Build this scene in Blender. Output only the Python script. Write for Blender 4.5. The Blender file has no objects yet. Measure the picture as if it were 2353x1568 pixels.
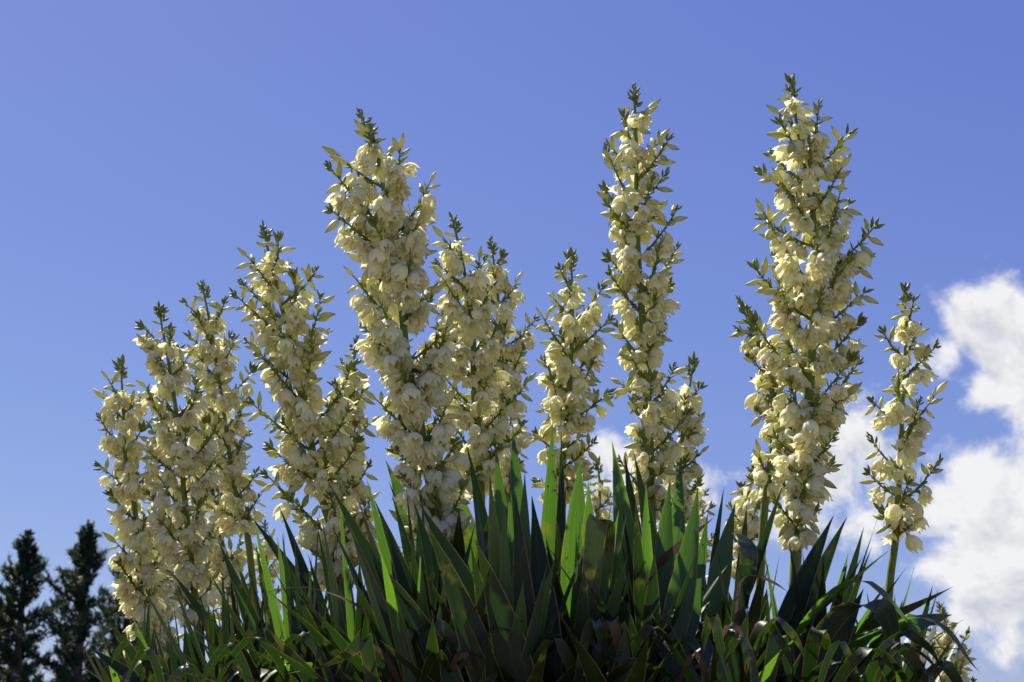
import bpy, math, random
import numpy as np
from mathutils import Vector, Matrix, Quaternion

random.seed(11)
SC = bpy.context.scene
COL = SC.collection
R = math.radians

# ------------------------------------------------------------------ camera
PITCH = R(16.0)
CAM = Vector((0.0, 0.0, 0.9))
LENS = 50.0
PW, PH = 2353.0, 1568.0            # working picture units
FPX = LENS / 36.0 * PW
cam_d = bpy.data.cameras.new('camera')
cam_d.lens = LENS
cam_d.sensor_width = 36.0
cam_d.clip_start = 0.05
cam_d.clip_end = 3000.0
cam_d.dof.use_dof = True
cam_d.dof.focus_distance = 3.75
cam_d.dof.aperture_fstop = 7.1
cam = bpy.data.objects.new('camera', cam_d)
cam.location = CAM
cam.rotation_euler = (math.pi / 2 + PITCH, 0, 0)
COL.objects.link(cam)
SC.camera = cam
UPV = Vector((0, -math.sin(PITCH), math.cos(PITCH)))
FWD = Vector((0, math.cos(PITCH), math.sin(PITCH)))


def ray(px, py):
    return Vector(((px - PW / 2) / FPX, 0, 0)) + UPV * (-(py - PH / 2) / FPX) + FWD


def at(px, py, Y):
    d = ray(px, py)
    return CAM + d * (Y / d.y)


# ------------------------------------------------------------------ light
SUN_EL, SUN_AZ = 52.0, -38.0       # azimuth from +Y, positive to the right
SUN_DIR = Vector((math.sin(R(SUN_AZ)) * math.cos(R(SUN_EL)), math.cos(R(SUN_AZ)) * math.cos(R(SUN_EL)), math.sin(R(SUN_EL))))
sun_d = bpy.data.lights.new('sun', 'SUN')
sun_d.energy = 5.0
sun_d.angle = R(0.53)
sun_d.color = (1.0, 0.95, 0.86)
sun = bpy.data.objects.new('sun', sun_d)
sun.rotation_euler = (-SUN_DIR).to_track_quat('-Z', 'Y').to_euler()
sun.location = SUN_DIR * 30
COL.objects.link(sun)

SC.view_settings.view_transform = 'Standard'
SC.view_settings.look = 'None'
SC.view_settings.exposure = 0.95
SC.view_settings.gamma = 1.0
SC.view_settings.use_curve_mapping = False
SC.render.engine = 'CYCLES'
SC.cycles.use_denoising = True
SC.cycles.max_bounces = 8
SC.cycles.diffuse_bounces = 5
SC.cycles.transmission_bounces = 6


class NT:
    """small node-tree helper"""
    def __init__(s, tree):
        s.t = tree
        tree.nodes.clear()

    def n(s, kind, **kw):
        x = s.t.nodes.new(kind)
        for k, v in kw.items():
            setattr(x, k, v)
        return x

    def put(s, sock, v):
        if isinstance(v, bpy.types.NodeSocket):
            s.t.links.new(v, sock)
        elif v is not None:
            if hasattr(sock.default_value, '__len__'):
                v = tuple(v)
                if len(sock.default_value) == 4 and len(v) == 3:
                    v = v + (1.0,)
            sock.default_value = v

    def math(s, op, a, b=None, c=None, clamp=False):
        x = s.n('ShaderNodeMath', operation=op, use_clamp=clamp)
        for i, v in enumerate((a, b, c)):
            if v is not None:
                s.put(x.inputs[i], v)
        return x.outputs[0]

    def vmath(s, op, a, b=None, scale=None):
        x = s.n('ShaderNodeVectorMath', operation=op)
        s.put(x.inputs[0], a)
        if b is not None:
            s.put(x.inputs[1], b)
        if scale is not None:
            s.put(x.inputs['Scale'], scale)
        return x.outputs['Value'] if op in ('DISTANCE', 'LENGTH', 'DOT_PRODUCT') else x.outputs[0]

    def noise(s, vec, scale, detail=4.0, rough=0.55, dist=0.0):
        x = s.n('ShaderNodeTexNoise')
        s.put(x.inputs['Vector'], vec)
        for k, v in (('Scale', scale), ('Detail', detail), ('Roughness', rough), ('Distortion', dist)):
            s.put(x.inputs[k], v)
        return x.outputs['Fac']

    def maprange(s, v, a, b, c=0.0, d=1.0, smooth=True):
        x = s.n('ShaderNodeMapRange', interpolation_type='SMOOTHSTEP' if smooth else 'LINEAR')
        for i, q in enumerate((v, a, b, c, d)):
            s.put(x.inputs[i], q)
        return x.outputs[0]

    def mix(s, f, a, b, blend='MIX'):
        x = s.n('ShaderNodeMix', data_type='RGBA', blend_type=blend)
        s.put(x.inputs[0], f)
        s.put(x.inputs[6], a)
        s.put(x.inputs[7], b)
        return x.outputs[2]


# ------------------------------------------------------------------ sky with clouds
world = bpy.data.worlds.new('World')
SC.world = world
world.use_nodes = True
w = NT(world.node_tree)
sky = w.n('ShaderNodeTexSky', sky_type='NISHITA')
sky.sun_disc = False
sky.sun_elevation = R(SUN_EL)
sky.sun_rotation = R(SUN_AZ)
sky.altitude = 300
sky.air_density = 1.0
sky.dust_density = 0.35
sky.ozone_density = 3.0
# the camera's rendering of that sky: deeper blue, softer towards the horizon
sep = w.n('ShaderNodeSeparateColor')
w.put(sep.inputs[0], sky.outputs[0])
cmb = w.n('ShaderNodeCombineColor')
for i, (g, k, tint) in enumerate(((.75, .556, 1.06), (.76, .660, .92), (.43, .806, 1.10))):
    v = w.math('MULTIPLY', w.math('POWER', w.math('MULTIPLY', sep.outputs[i], .1 * tint), g), k / .1)
    w.put(cmb.inputs[i], v)
skycol = cmb.outputs[0]
dirv = w.vmath('NORMALIZE', w.n('ShaderNodeTexCoord').outputs['Generated'])

# cloud masses: picture place, radius in radians, weight; the bank runs on outside the frame
blobs = [(2330, 770, .062, .95), (2430, 830, .080, .98), (2235, 735, .036, .72), (2180, 830, .034, .66), (2260, 890, .042, .72), (2350, 690, .034, .72),
         (1985, 1010, .042, .72), (2100, 1070, .046, .80), (2230, 1080, .050, .85), (2360, 1120, .060, .92), (2170, 1160, .045, .85), (1930, 1090, .044, .74),
         (2290, 1220, .060, .92), (2190, 1290, .040, .80), (2270, 1380, .050, .85), (2370, 1340, .055, .92), (2330, 1480, .040, .75), (2000, 1200, .034, .58), (2040, 1130, .040, .70),
         (2500, 1350, .08, .95), (1640, 1110, .034, .46), (1720, 1090, .026, .46), (1400, 1050, .026, .47), (1430, 1120, .030, .42), (1570, 1190, .034, .38), (1800, 1130, .04, .42)]
rng = random.Random(5)
msk = None


def add_blob(msk, c, r, wt):
    d = w.vmath('DISTANCE', dirv, c)
    v = w.maprange(d, r * 1.35, 0.0, 0.0, wt)
    return v if msk is None else w.math('MAXIMUM', msk, v)


for (px, py, r, wt) in blobs:
    msk = add_blob(msk, ray(px, py).normalized(), r, wt)
for k in range(11):                                   # the same kind of cumulus all round the rest of the sky
    az = R(34 + k * 27 + rng.uniform(-8, 8))
    el = R(rng.uniform(6, 24))
    c = Vector((math.sin(az) * math.cos(el), math.cos(az) * math.cos(el), math.sin(el)))
    msk = add_blob(msk, c, rng.uniform(.12, .2), .95)
f1 = w.noise(dirv, 13.0, 7.0, 0.60, 0.25)
off = w.vmath('ADD', dirv, (SUN_DIR - FWD * SUN_DIR.dot(FWD)).normalized() * 0.014)
f2 = w.noise(off, 13.0, 7.0, 0.60, 0.25)
f3 = w.noise(dirv, 42.0, 6.0, 0.62, 0.5)
dens = w.math('ADD', msk, w.math('MULTIPLY', w.math('SUBTRACT', f1, 0.5), 2.2))
dens = w.math('ADD', dens, w.math('MULTIPLY', w.math('SUBTRACT', f3, 0.5), 0.55))
alpha = w.math('MULTIPLY', w.maprange(dens, 0.34, 0.74), w.maprange(msk, 0.04, 0.22))
shade = w.math('ADD', w.math('MULTIPLY', w.math('SUBTRACT', f1, f2), 4.8), 0.75)
shade = w.math('ADD', shade, w.math('MULTIPLY', w.math('SUBTRACT', f3, 0.5), 0.55))
shade = w.math('SUBTRACT', shade, w.math('MULTIPLY', w.math('SUBTRACT', dens, 0.85), 0.50), clamp=True)
ccol = w.mix(shade, (0.56, 0.59, 0.67), (0.97, 0.97, 0.98))
bg1 = w.n('ShaderNodeBackground')
w.put(bg1.inputs[0], skycol)
bg1.inputs[1].default_value = 0.0520
bg2 = w.n('ShaderNodeBackground')
w.put(bg2.inputs[0], ccol)
bg2.inputs[1].default_value = 0.485
mx = w.n('ShaderNodeMixShader')
w.put(mx.inputs[0], w.math('MULTIPLY', alpha, 0.97))
w.put(mx.inputs[1], bg1.outputs[0])
w.put(mx.inputs[2], bg2.outputs[0])
wo = w.n('ShaderNodeOutputWorld')
w.put(wo.inputs[0], mx.outputs[0])


# ------------------------------------------------------------------ materials
def new_mat(name):
    m = bpy.data.materials.new(name)
    m.use_nodes = True
    return m, NT(m.node_tree)


def finish(t, diff, trans, tfac, rough, spec=0.5, bump=None, bstr=0.2, bdist=0.002):
    p = t.n('ShaderNodeBsdfPrincipled')
    t.put(p.inputs['Base Color'], diff)
    t.put(p.inputs['Roughness'], rough)
    t.put(p.inputs['Specular IOR Level'], spec)
    tr = None
    if bump is not None:
        b = t.n('ShaderNodeBump')
        b.inputs['Strength'].default_value = bstr
        b.inputs['Distance'].default_value = bdist
        t.put(b.inputs['Height'], bump)
        t.put(p.inputs['Normal'], b.outputs[0])
    out = p.outputs[0]
    if trans is not None:
        tr = t.n('ShaderNodeBsdfTranslucent')
        t.put(tr.inputs[0], trans)
        if bump is not None:
            t.put(tr.inputs['Normal'], b.outputs[0])
        m = t.n('ShaderNodeMixShader')
        t.put(m.inputs[0], tfac)
        t.put(m.inputs[1], out)
        t.put(m.inputs[2], tr.outputs[0])
        out = m.outputs[0]
    o = t.n('ShaderNodeOutputMaterial')
    t.put(o.inputs[0], out)


def uv_parts(t):
    s = t.n('ShaderNodeSeparateXYZ')
    t.put(s.inputs[0], t.n('ShaderNodeUVMap').outputs[0])
    return s.outputs[0], s.outputs[1]


def mat_petal():
    m, t = new_mat('cream_petal')
    u, v = uv_parts(t)
    rnd = t.n('ShaderNodeObjectInfo').outputs['Random']
    oc = t.n('ShaderNodeTexCoord').outputs['Object']
    base = t.mix(rnd, (0.90, 0.89, 0.68), (0.93, 0.915, 0.75))
    base = t.mix(t.maprange(v, 0.0, 0.40, 0.55, 0.0), base, (0.60, 0.66, 0.34))        # greener towards the stalk
    brown = t.math('MULTIPLY', t.maprange(rnd, 0.88, 0.96), t.maprange(t.noise(oc, 60, 3), 0.45, 0.62))
    base = t.mix(t.math('MULTIPLY', brown, 0.7), base, (0.50, 0.34, 0.17))
    vein = t.noise(t.vmath('MULTIPLY', t.n('ShaderNodeUVMap').outputs[0], (26, 1.5, 0)), 1.0, 2.0)
    base = t.mix(t.math('MULTIPLY', t.maprange(vein, .45, .7), .22), base, (0.68, 0.68, 0.42))
    trans = t.mix(1.0, base, (1.0, 0.96, 0.68), 'MULTIPLY')
    crump = t.noise(oc, 70, 3)
    finish(t, base, trans, 0.56, 0.40, 0.3, t.math('ADD', vein, t.math('MULTIPLY', crump, 1.5)), 0.35, 0.0016)
    return m


def mat_bud():
    m, t = new_mat('pale_green_bud')
    u, v = uv_parts(t)
    rnd = t.n('ShaderNodeObjectInfo').outputs['Random']
    base = t.mix(rnd, (0.54, 0.53, 0.18), (0.76, 0.72, 0.40))
    base = t.mix(t.maprange(v, 0.55, 1.0, 0.0, 0.75), base, (0.22, 0.30, 0.10))
    base = t.mix(t.maprange(v, 0.95, 1.0, 0.0, 0.6), base, (0.14, 0.08, 0.05))
    ridge = t.math('ABSOLUTE', t.math('SINE', t.math('MULTIPLY', u, math.pi * 6)))
    base = t.mix(t.maprange(ridge, 0.0, 0.25, 0.35, 0.0), base, (0.26, 0.33, 0.13))
    finish(t, base, t.mix(1.0, base, (0.95, 0.95, 0.5), 'MULTIPLY'), 0.36, 0.42, 0.25)
    return m


def mat_greenbud():
    m, t = new_mat('dark_green_bud')
    u, v = uv_parts(t)
    rnd = t.n('ShaderNodeObjectInfo').outputs['Random']
    base = t.mix(rnd, (0.145, 0.180, 0.025), (0.27, 0.29, 0.055))
    base = t.mix(t.maprange(v, 0.8, 1.0, 0.0, 0.8), base, (0.10, 0.06, 0.035))
    finish(t, base, t.mix(1.0, base, (1.2, 1.3, 0.4), 'MULTIPLY'), 0.25, 0.42, 0.22)
    return m


def mat_stem():
    m, t = new_mat('green_flower_stem')
    oc = t.n('ShaderNodeTexCoord').outputs['Object']
    st = t.noise(t.vmath('MULTIPLY', oc, (120, 120, 8)), 1.0, 3.0)
    base = t.mix(st, (0.100, 0.138, 0.022), (0.18, 0.215, 0.042))
    sc = t.maprange(t.noise(oc, 22, 4, .6), 0.60, 0.70)
    base = t.mix(t.math('MULTIPLY', sc, .75), base, (0.17, 0.085, 0.035))
    finish(t, base, None, 0, 0.48, 0.2, st, 0.25, 0.001)
    return m


def mat_bract():
    m, t = new_mat('papery_bract')
    u, v = uv_parts(t)
    base = t.mix(t.maprange(v, 0.15, 0.75), (0.20, 0.26, 0.08), (0.24, 0.12, 0.05))
    finish(t, base, base, 0.3, 0.55, 0.3)
    return m


def mat_leaf(name, c1, c2, tcol, spots=True, tf=.42, spec=.4):
    m, t = new_mat(name)
    uvn = t.n('ShaderNodeUVMap').outputs[0]
    u, v = uv_parts(t)
    rnd = t.n('ShaderNodeObjectInfo').outputs['Random']
    loc = t.vmath('ADD', t.n('ShaderNodeTexCoord').outputs['Object'], t.vmath('SCALE', (7.3, 3.1, 5.7), scale=rnd))
    stri = t.noise(t.vmath('MULTIPLY', uvn, (38, 2.0, 0)), 1.0, 3.0)
    base = t.mix(rnd, c1, c2)
    wide = t.noise(t.vmath('MULTIPLY', uvn, (11, .8, 0)), 1.0, 2.0)
    base = t.mix(t.math('MULTIPLY', t.maprange(stri, .35, .65), .5), base, [x * .5 for x in c1])
    base = t.mix(t.math('MULTIPLY', t.maprange(wide, .45, .65), .4), base, [x * 1.5 for x in c2])
    rib = t.maprange(t.math('ABSOLUTE', t.math('SUBTRACT', u, .5)), 0.0, 0.045, .45, 0.0)
    base = t.mix(rib, base, [x * 1.9 for x in c2])
    blot = t.noise(loc, 9.0, 3.0)
    old = t.maprange(t.math('FRACT', t.math('MULTIPLY', rnd, 31.7)), .72, 1.0, 0.0, .55)
    base = t.mix(old, base, (c2[0] * 2.2, c2[1] * 1.45, c2[2] * .9))
    dust = t.maprange(t.noise(loc, 3.5, 5.0, .65), .5, .72, 0.0, .35)
    base = t.mix(dust, base, [c2[0] * 1.6 + .012, c2[1] * 1.4 + .01, c2[2] * 1.6 + .012])
    base = t.mix(t.math('MULTIPLY', t.maprange(blot, .5, .75), .35), base, (c2[0] * 1.7, c2[1] * 1.25, c2[2]))
    trans = t.mix(t.maprange(stri, .35, .65), tcol, [x * .62 for x in tcol])
    trans = t.mix(t.maprange(wide, .42, .65, 0.0, .5), trans, [x * .6 for x in tcol])
    trans = t.mix(rib, trans, [x * .4 for x in tcol])
    # yellow-brown margin
    edge = t.maprange(t.math('ABSOLUTE', t.math('SUBTRACT', u, .5)), 0.455, 0.49)
    edge = t.math('MULTIPLY', edge, 0.75)
    base = t.mix(edge, base, (0.30, 0.24, 0.07))
    trans = t.mix(edge, trans, (0.42, 0.30, 0.06))
    # dry brown tip of uneven length
    tipn = t.math('ADD', v, t.math('MULTIPLY', t.math('SUBTRACT', t.noise(loc, 25, 3), .5), .14))
    tiplen = t.math('SUBTRACT', 0.985, t.math('MULTIPLY', t.math('POWER', t.math('FRACT', t.math('MULTIPLY', rnd, 7.77)), 7.0), .16))
    tip = t.maprange(tipn, tiplen, t.math('ADD', tiplen, .035))
    base = t.mix(tip, base, (0.060, 0.036, 0.024))
    trans = t.mix(tip, trans, (0.05, 0.025, 0.01))
    if spots:
        sp = t.maprange(t.noise(loc, 75, 2.0, .5), 0.66, 0.71)
        which = t.maprange(t.math('FRACT', t.math('MULTIPLY', rnd, 13.37)), 0.35, 0.7)
        sp = t.math('MULTIPLY', sp, which)
        yel = t.math('MULTIPLY', t.math('MULTIPLY', t.maprange(t.noise(loc, 18, 3.0), .55, .75), which), .5)
        base = t.mix(yel, base, (0.16, 0.15, 0.03))
        trans = t.mix(yel, trans, (0.40, 0.36, 0.03))
        base = t.mix(sp, base, (0.05, 0.025, 0.015))
        trans = t.mix(sp, trans, (0.04, 0.015, 0.005))
    finish(t, base, trans, tf, t.math('ADD', 0.34, t.math('MULTIPLY', stri, .2)), spec, stri, 0.25, 0.0012)
    return m


def mat_dead():
    m, t = new_mat('dead_brown_leaf')
    uvn = t.n('ShaderNodeUVMap').outputs[0]
    rnd = t.n('ShaderNodeObjectInfo').outputs['Random']
    oc = t.n('ShaderNodeTexCoord').outputs['Object']
    stri = t.noise(t.vmath('MULTIPLY', uvn, (30, 3, 0)), 1.0, 3.0)
    base = t.mix(stri, (0.050, 0.036, 0.026), (0.135, 0.100, 0.070))
    base = t.mix(t.math('MULTIPLY', rnd, .4), base, (0.105, 0.055, 0.028))
    base = t.mix(t.maprange(t.noise(oc, 30, 4), .5, .7), base, (0.05, 0.035, 0.03))
    finish(t, base, base, 0.25, 0.7, 0.2, stri, 0.4, 0.002)
    return m


def mat_plain(name, c1, c2, scale, rough, bstr=.3, bdist=.01, trans=None, tf=.3):
    m, t = new_mat(name)
    oc = t.n('ShaderNodeTexCoord').outputs['Object']
    f = t.noise(oc, scale, 5.0, .6)
    finish(t, t.mix(t.maprange(f, .3, .7), c1, c2), trans, tf, rough, 0.3, f, bstr, bdist)
    return m


M_PETAL, M_BUD, M_GBUD, M_STEM, M_BRACT = mat_petal(), mat_bud(), mat_greenbud(), mat_stem(), mat_bract()
M_LEAF = mat_leaf('yucca_leaf', (0.032, 0.068, 0.028), (0.048, 0.086, 0.040), (0.14, 0.34, 0.016))
M_LEAFB = mat_leaf('glaucous_yucca_leaf', (0.024, 0.042, 0.030), (0.042, 0.066, 0.046), (0.03, 0.09, 0.008), True, .16)
M_LEAF_SHADED = mat_leaf('shaded_yucca_leaf', (0.012, 0.022, 0.009), (0.022, 0.035, 0.013), (0.04, 0.12, 0.006), True, .16, .2)  # shaded copy of the leaf: shadow put into darker colour and weaker translucency
M_DEAD = mat_dead()
M_TRUNK = mat_plain('fibrous_trunk', (0.05, 0.035, 0.025), (0.15, 0.11, 0.08), 30, .85, .6, .01)
M_BARK = mat_plain('conifer_bark', (0.06, 0.045, 0.035), (0.13, 0.10, 0.075), 8, .85)
M_NEEDLE = mat_plain('conifer_needles', (0.016, 0.036, 0.026), (0.040, 0.062, 0.036), 2.4, .55, .0, .01, (0.05, 0.08, 0.02), .2)


# ------------------------------------------------------------------ mesh helpers
class MB:
    def __init__(s):
        s.v, s.f, s.uv, s.mi = [], [], [], []

    def grid(s, P, UV, mi=0, loop=False):
        """P: rows of points, UV: rows of (u, v)"""
        b = len(s.v)
        nr, nc = len(P), len(P[0])
        for r in P:
            s.v.extend([tuple(p) for p in r])
        for i in range(nr - 1):
            for j in range(nc - 1 if not loop else nc):
                k = (j + 1) % nc
                s.f.append((b + i * nc + j, b + i * nc + k, b + (i + 1) * nc + k, b + (i + 1) * nc + j))
                u1 = UV[i][k] if k else (1.0, UV[i][0][1])
                u2 = UV[i + 1][k] if k else (1.0, UV[i + 1][0][1])
                s.uv.extend([UV[i][j], u1, u2, UV[i + 1][j]])
                s.mi.append(mi)

    def tube(s, pts, rad, mi=0, n=6):
        pts = [Vector(p) for p in pts]
        P, UV = [], []
        prev = None
        for i, p in enumerate(pts):
            tg = (pts[min(i + 1, len(pts) - 1)] - pts[max(i - 1, 0)]).normalized()
            a = tg.orthogonal().normalized() if prev is None else (prev - tg * prev.dot(tg)).normalized()
            prev = a
            b = tg.cross(a)
            P.append([p + (a * math.cos(2 * math.pi * k / n) + b * math.sin(2 * math.pi * k / n)) * rad[i] for k in range(n)])
            UV.append([(k / n, i / (len(pts) - 1)) for k in range(n)])
        s.grid(P, UV, mi, True)

    def spindle(s, p0, d, L, r, mi=0, n=8, rows=7, prof=None):
        d = Vector(d).normalized()
        a = d.orthogonal().normalized()
        b = d.cross(a)
        prof = prof or (lambda t: (math.sin(math.pi * t ** 0.85) ** 0.8) * (1 - .25 * t))
        P, UV = [], []
        for i in range(rows):
            t = i / (rows - 1)
            q = max(prof(t), .02) * r
            P.append([Vector(p0) + d * L * t + (a * math.cos(2 * math.pi * k / n) + b * math.sin(2 * math.pi * k / n)) * q for k in range(n)])
            UV.append([(k / n, t) for k in range(n)])
        s.grid(P, UV, mi, True)

    def blade(s, p0, d, nrm, L, wd, mi=0, curl=0.0):
        d = Vector(d).normalized()
        side = d.cross(Vector(nrm))
        if side.length < 1e-4:
            side = d.orthogonal()
        side.normalize()
        nn = side.cross(d)
        P, UV = [], []
        for t, q in ((0, .75), (.35, 1), (.7, .62), (1, .03)):
            c = Vector(p0) + d * L * t + nn * curl * L * t * t
            P.append([c - side * wd * q / 2, c - nn * wd * q * .18, c + side * wd * q / 2])
            UV.append([(0, t), (.5, t), (1, t)])
        s.grid(P, UV, mi)

    def mesh(s, name, mats):
        me = bpy.data.meshes.new(name)
        me.from_pydata(s.v, [], s.f)
        ul = me.uv_layers.new(name='UVMap')
        ul.data.foreach_set('uv', np.array(s.uv, dtype=np.float32).ravel())
        me.polygons.foreach_set('material_index', np.array(s.mi, dtype=np.int32))
        me.polygons.foreach_set('use_smooth', np.ones(len(s.f), dtype=bool))
        for m in mats:
            me.materials.append(m)
        me.update()
        return me


def link(name, data, parent=None, mw=None):
    o = bpy.data.objects.new(name, data)
    COL.objects.link(o)
    if parent is not None:
        o.parent = parent
    if mw is not None:
        o.matrix_basis = mw
    return o


def tag(o, label=None, cat=None, group=None, kind=None):
    for k, v in (('label', label), ('category', cat), ('group', group), ('kind', kind)):
        if v:
            o[k] = v


def smooth(x):
    x = min(max(x, 0.0), 1.0)
    return x * x * (3 - 2 * x)


def interp(x, tab):
    if x <= tab[0][0]:
        return tab[0][1]
    for (a, p), (b, q) in zip(tab, tab[1:]):
        if x <= b:
            return p + (q - p) * (x - a) / (b - a)
    return tab[-1][1]


# ------------------------------------------------------------------ ground: pale gravel added for light bounce, rising to a planted bank of dark soil
def ground_z(x, y):
    dx = max(abs(x - 0.15) - 1.75, 0.0) / 1.5
    dy = max(2.9 - y, y - 6.6, 0.0)
    dy = dy / (1.2 if y < 3 else 2.2)
    r = math.hypot(dx, dy)
    z = 0.72 * smooth(1 - r)
    return z + 0.03 * math.sin(x * 3.1 + y) * math.sin(y * 2.3 - x)


def build_ground():
    xs = [-600, -250, -100, -50, -25, -12] + [-7 + .25 * i for i in range(57)] + [12, 25, 50, 100, 250, 600]
    ys = [-300, -100, -40, -15, -6] + [-2 + .25 * i for i in range(57)] + [16, 25, 40, 60, 100, 250, 900]
    mb = MB()
    mb.grid([[(x, y, ground_z(x, y)) for x in xs] for y in ys], [[(x, y) for x in xs] for y in ys])
    m, t = new_mat('bounce_gravel_and_bank_soil')
    oc = t.n('ShaderNodeTexCoord').outputs['Object']
    z = t.n('ShaderNodeSeparateXYZ')
    t.put(z.inputs[0], oc)
    n1, n2 = t.noise(oc, 1.2, 6, .6), t.noise(oc, 45, 4, .6)
    bounce_ground = t.mix(n2, (0.24, 0.215, 0.145), (0.42, 0.38, 0.275))          # unseen gravel round the bank, added pale to bounce warm light onto the flowers
    far = t.maprange(t.math('ADD', t.vmath('LENGTH', oc), t.math('MULTIPLY', n1, 3.0)), 9.0, 11.5)
    bounce_ground = t.mix(far, bounce_ground, t.mix(n2, (0.040, 0.065, 0.018), (0.095, 0.125, 0.040)))      # lawn beyond the added gravel
    soil = t.mix(n2, (0.035, 0.026, 0.018), (0.12, 0.09, 0.065))
    f = t.maprange(t.math('ADD', z.outputs[2], t.math('MULTIPLY', t.math('SUBTRACT', n1, .5), .5)), .25, .4)
    finish(t, t.mix(f, bounce_ground, soil), None, 0, .9, .2, n2, .8, .03)
    g = link('ground', mb.mesh('ground', [m]))
    tag(g, 'ground with pale gravel added for light bounce, rising to a dark planted bank', 'ground', kind='structure')


build_ground()


# ------------------------------------------------------------------ conifers far behind
def conifer(px, py, Y, rmax, label, seed, hue=0):
    rg = random.Random(seed)
    top = at(px, py, Y)
    H = top.z
    root = link('conifer_tree', None)
    root.location = (top.x, Y, 0)
    tag(root, label, 'tree', 'conifers beyond the bank')
    tb, cb = MB(), MB()
    tb.tube([(0, 0, -.2), (.03, 0, H * .35), (0, .02, H * .7), (0, 0, H)], [.17, .12, .07, .015], 0, 7)
    z = 0.5
    while z < H - .05:
        u = (H - z) / H
        L = rmax * (.012 + min(1.0, 1.9 * u) * .95) * rg.choice((.35, .6, .85, 1.0, 1.2)) * rg.uniform(.85, 1.15)
        az = rg.uniform(0, 6.283)
        rise = rg.uniform(.15, .55) + .35 * (1 - u)
        d = Vector((math.cos(az), math.sin(az), 0))
        pts = [Vector((0, 0, z)) + d * L * q + Vector((0, 0, 1)) * L * rise * (q * .35 + q * q * .65) for q in (0, .35, .7, 1)]
        tb.tube(pts, [.03, .022, .014, .006], 0, 4)
        nt = int(5 + L * 26)
        for k in range(nt):
            q = .18 + .82 * (k + rg.random()) / nt
            c = Vector((0, 0, z)) + d * L * q + Vector((0, 0, 1)) * L * rise * (q * .35 + q * q * .65)
            side = Vector((-d.y, d.x, 0))
            c = c + side * rg.gauss(0, .13) * L * (1.1 - q) + Vector((rg.gauss(0, .03), rg.gauss(0, .03), rg.gauss(0, .04)))
            tuft = (d * .6 + Vector((rg.gauss(0, .5), rg.gauss(0, .5), .7 + rg.gauss(0, .35)))).normalized()
            tl = rg.uniform(.13, .24) * min(1.0, .45 + u * 4)
            for m in range(11):
                nd = (tuft + Vector((rg.gauss(0, .55), rg.gauss(0, .55), rg.gauss(0, .45)))).normalized()
                s = nd.orthogonal().normalized() * rg.uniform(.012, .024)
                p = c + tuft * tl * rg.uniform(-.2, .7)
                b = len(cb.v)
                cb.v.extend([tuple(p - s), tuple(p + s), tuple(p + nd * tl * rg.uniform(.6, 1.0))])
                cb.f.append((b, b + 1, b + 2))
                cb.uv.extend([(0, 0), (1, 0), (.5, 1)])
                cb.mi.append(0)
        z += rg.uniform(.035, .10) * (.95 if u > .2 else .5)
    link('trunk', tb.mesh('conifer_trunk', [M_BARK]), root)
    link('crown', cb.mesh('conifer_crown', [M_NEEDLE]), root)


conifer(66, 1222, 34, 1.1, 'slim dark conifer farthest from the yuccas but one, with a narrow pointed top', 3)
conifer(205, 1204, 33, 1.3, 'tallest dark conifer, its pointed top beside the outermost flower spike', 4)
conifer(-14, 1362, 36, 1.1, 'dark conifer cut by the picture edge, lower than its neighbours', 6)
conifer(300, 1275, 36, 1.6, 'shorter dark conifer half hidden behind the outermost flower spike', 8)


# ------------------------------------------------------------------ flower and bud meshes, shared by all spikes
def flower_mesh(k, flare, wild, L=.050, Rm=.0225):
    rg = random.Random(100 + k)
    mb = MB()
    mb.tube([(0, 0, 0), (.001, 0, -.006), (0, 0, -.014)], [.0018, .0018, .0030], 1, 5)
    rt = [(0, .16), (.12, .52), (.3, .88), (.48, 1.0), (.68, .95), (.86, .80), (1, .68)]
    wt = [(0, .50), (.2, .82), (.42, 1.0), (.6, .90), (.78, .60), (.92, .22), (1, .02)]
    for p in range(6):
        outer = p % 2 == 0
        a0 = p * math.pi / 3 + rg.gauss(0, .08)
        half = R(43 if outer else 40)
        fl = flare + rg.uniform(-.25, .35) * (0.4 + wild)
        rs = (1.04 if outer else .93) * rg.uniform(.95, 1.05)
        lt = L * rg.uniform(.93, 1.06)
        skew = rg.gauss(0, .12) * wild
        P, UV = [], []
        for i in range(8):
            t = i / 7
            rr = Rm * rs * interp(t, rt) + Rm * max(fl, -.25) * (max(t - .35, 0) / .65) ** 2.2
            zz = -.012 - lt * (t ** .92) * (1 - .16 * max(fl, 0) * t)
            if fl > .7:
                zz += lt * .22 * (fl - .5) * max(t - .7, 0) / .3
            row, uvr = [], []
            for j in range(5):
                x = (j - 2) / 2
                a = a0 + half * interp(t, wt) * x * (1 - .30 * max(fl, 0) * t) + skew * t
                r2 = rr * (1 + .05 * (1 - abs(x)) - .05 * abs(x) * (0 if outer else 1)) + rg.gauss(0, .0007) * (.5 + wild * 2) * t
                row.append((r2 * math.cos(a), r2 * math.sin(a), zz + rg.gauss(0, .0006) * wild * 2 + .0018 * (abs(x) if t > .8 else 0)))
                uvr.append(((x + 1) / 2, t))
            P.append(row)
            UV.append(uvr)
        mb.grid(P, UV, 0)
    # stamens and pale pistil inside the bell
    mb.spindle((0, 0, -.014), (0, 0, -1), .024, .0042, 0, 5, 4)
    return mb.mesh('flower', [M_PETAL, M_STEM])


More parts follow.
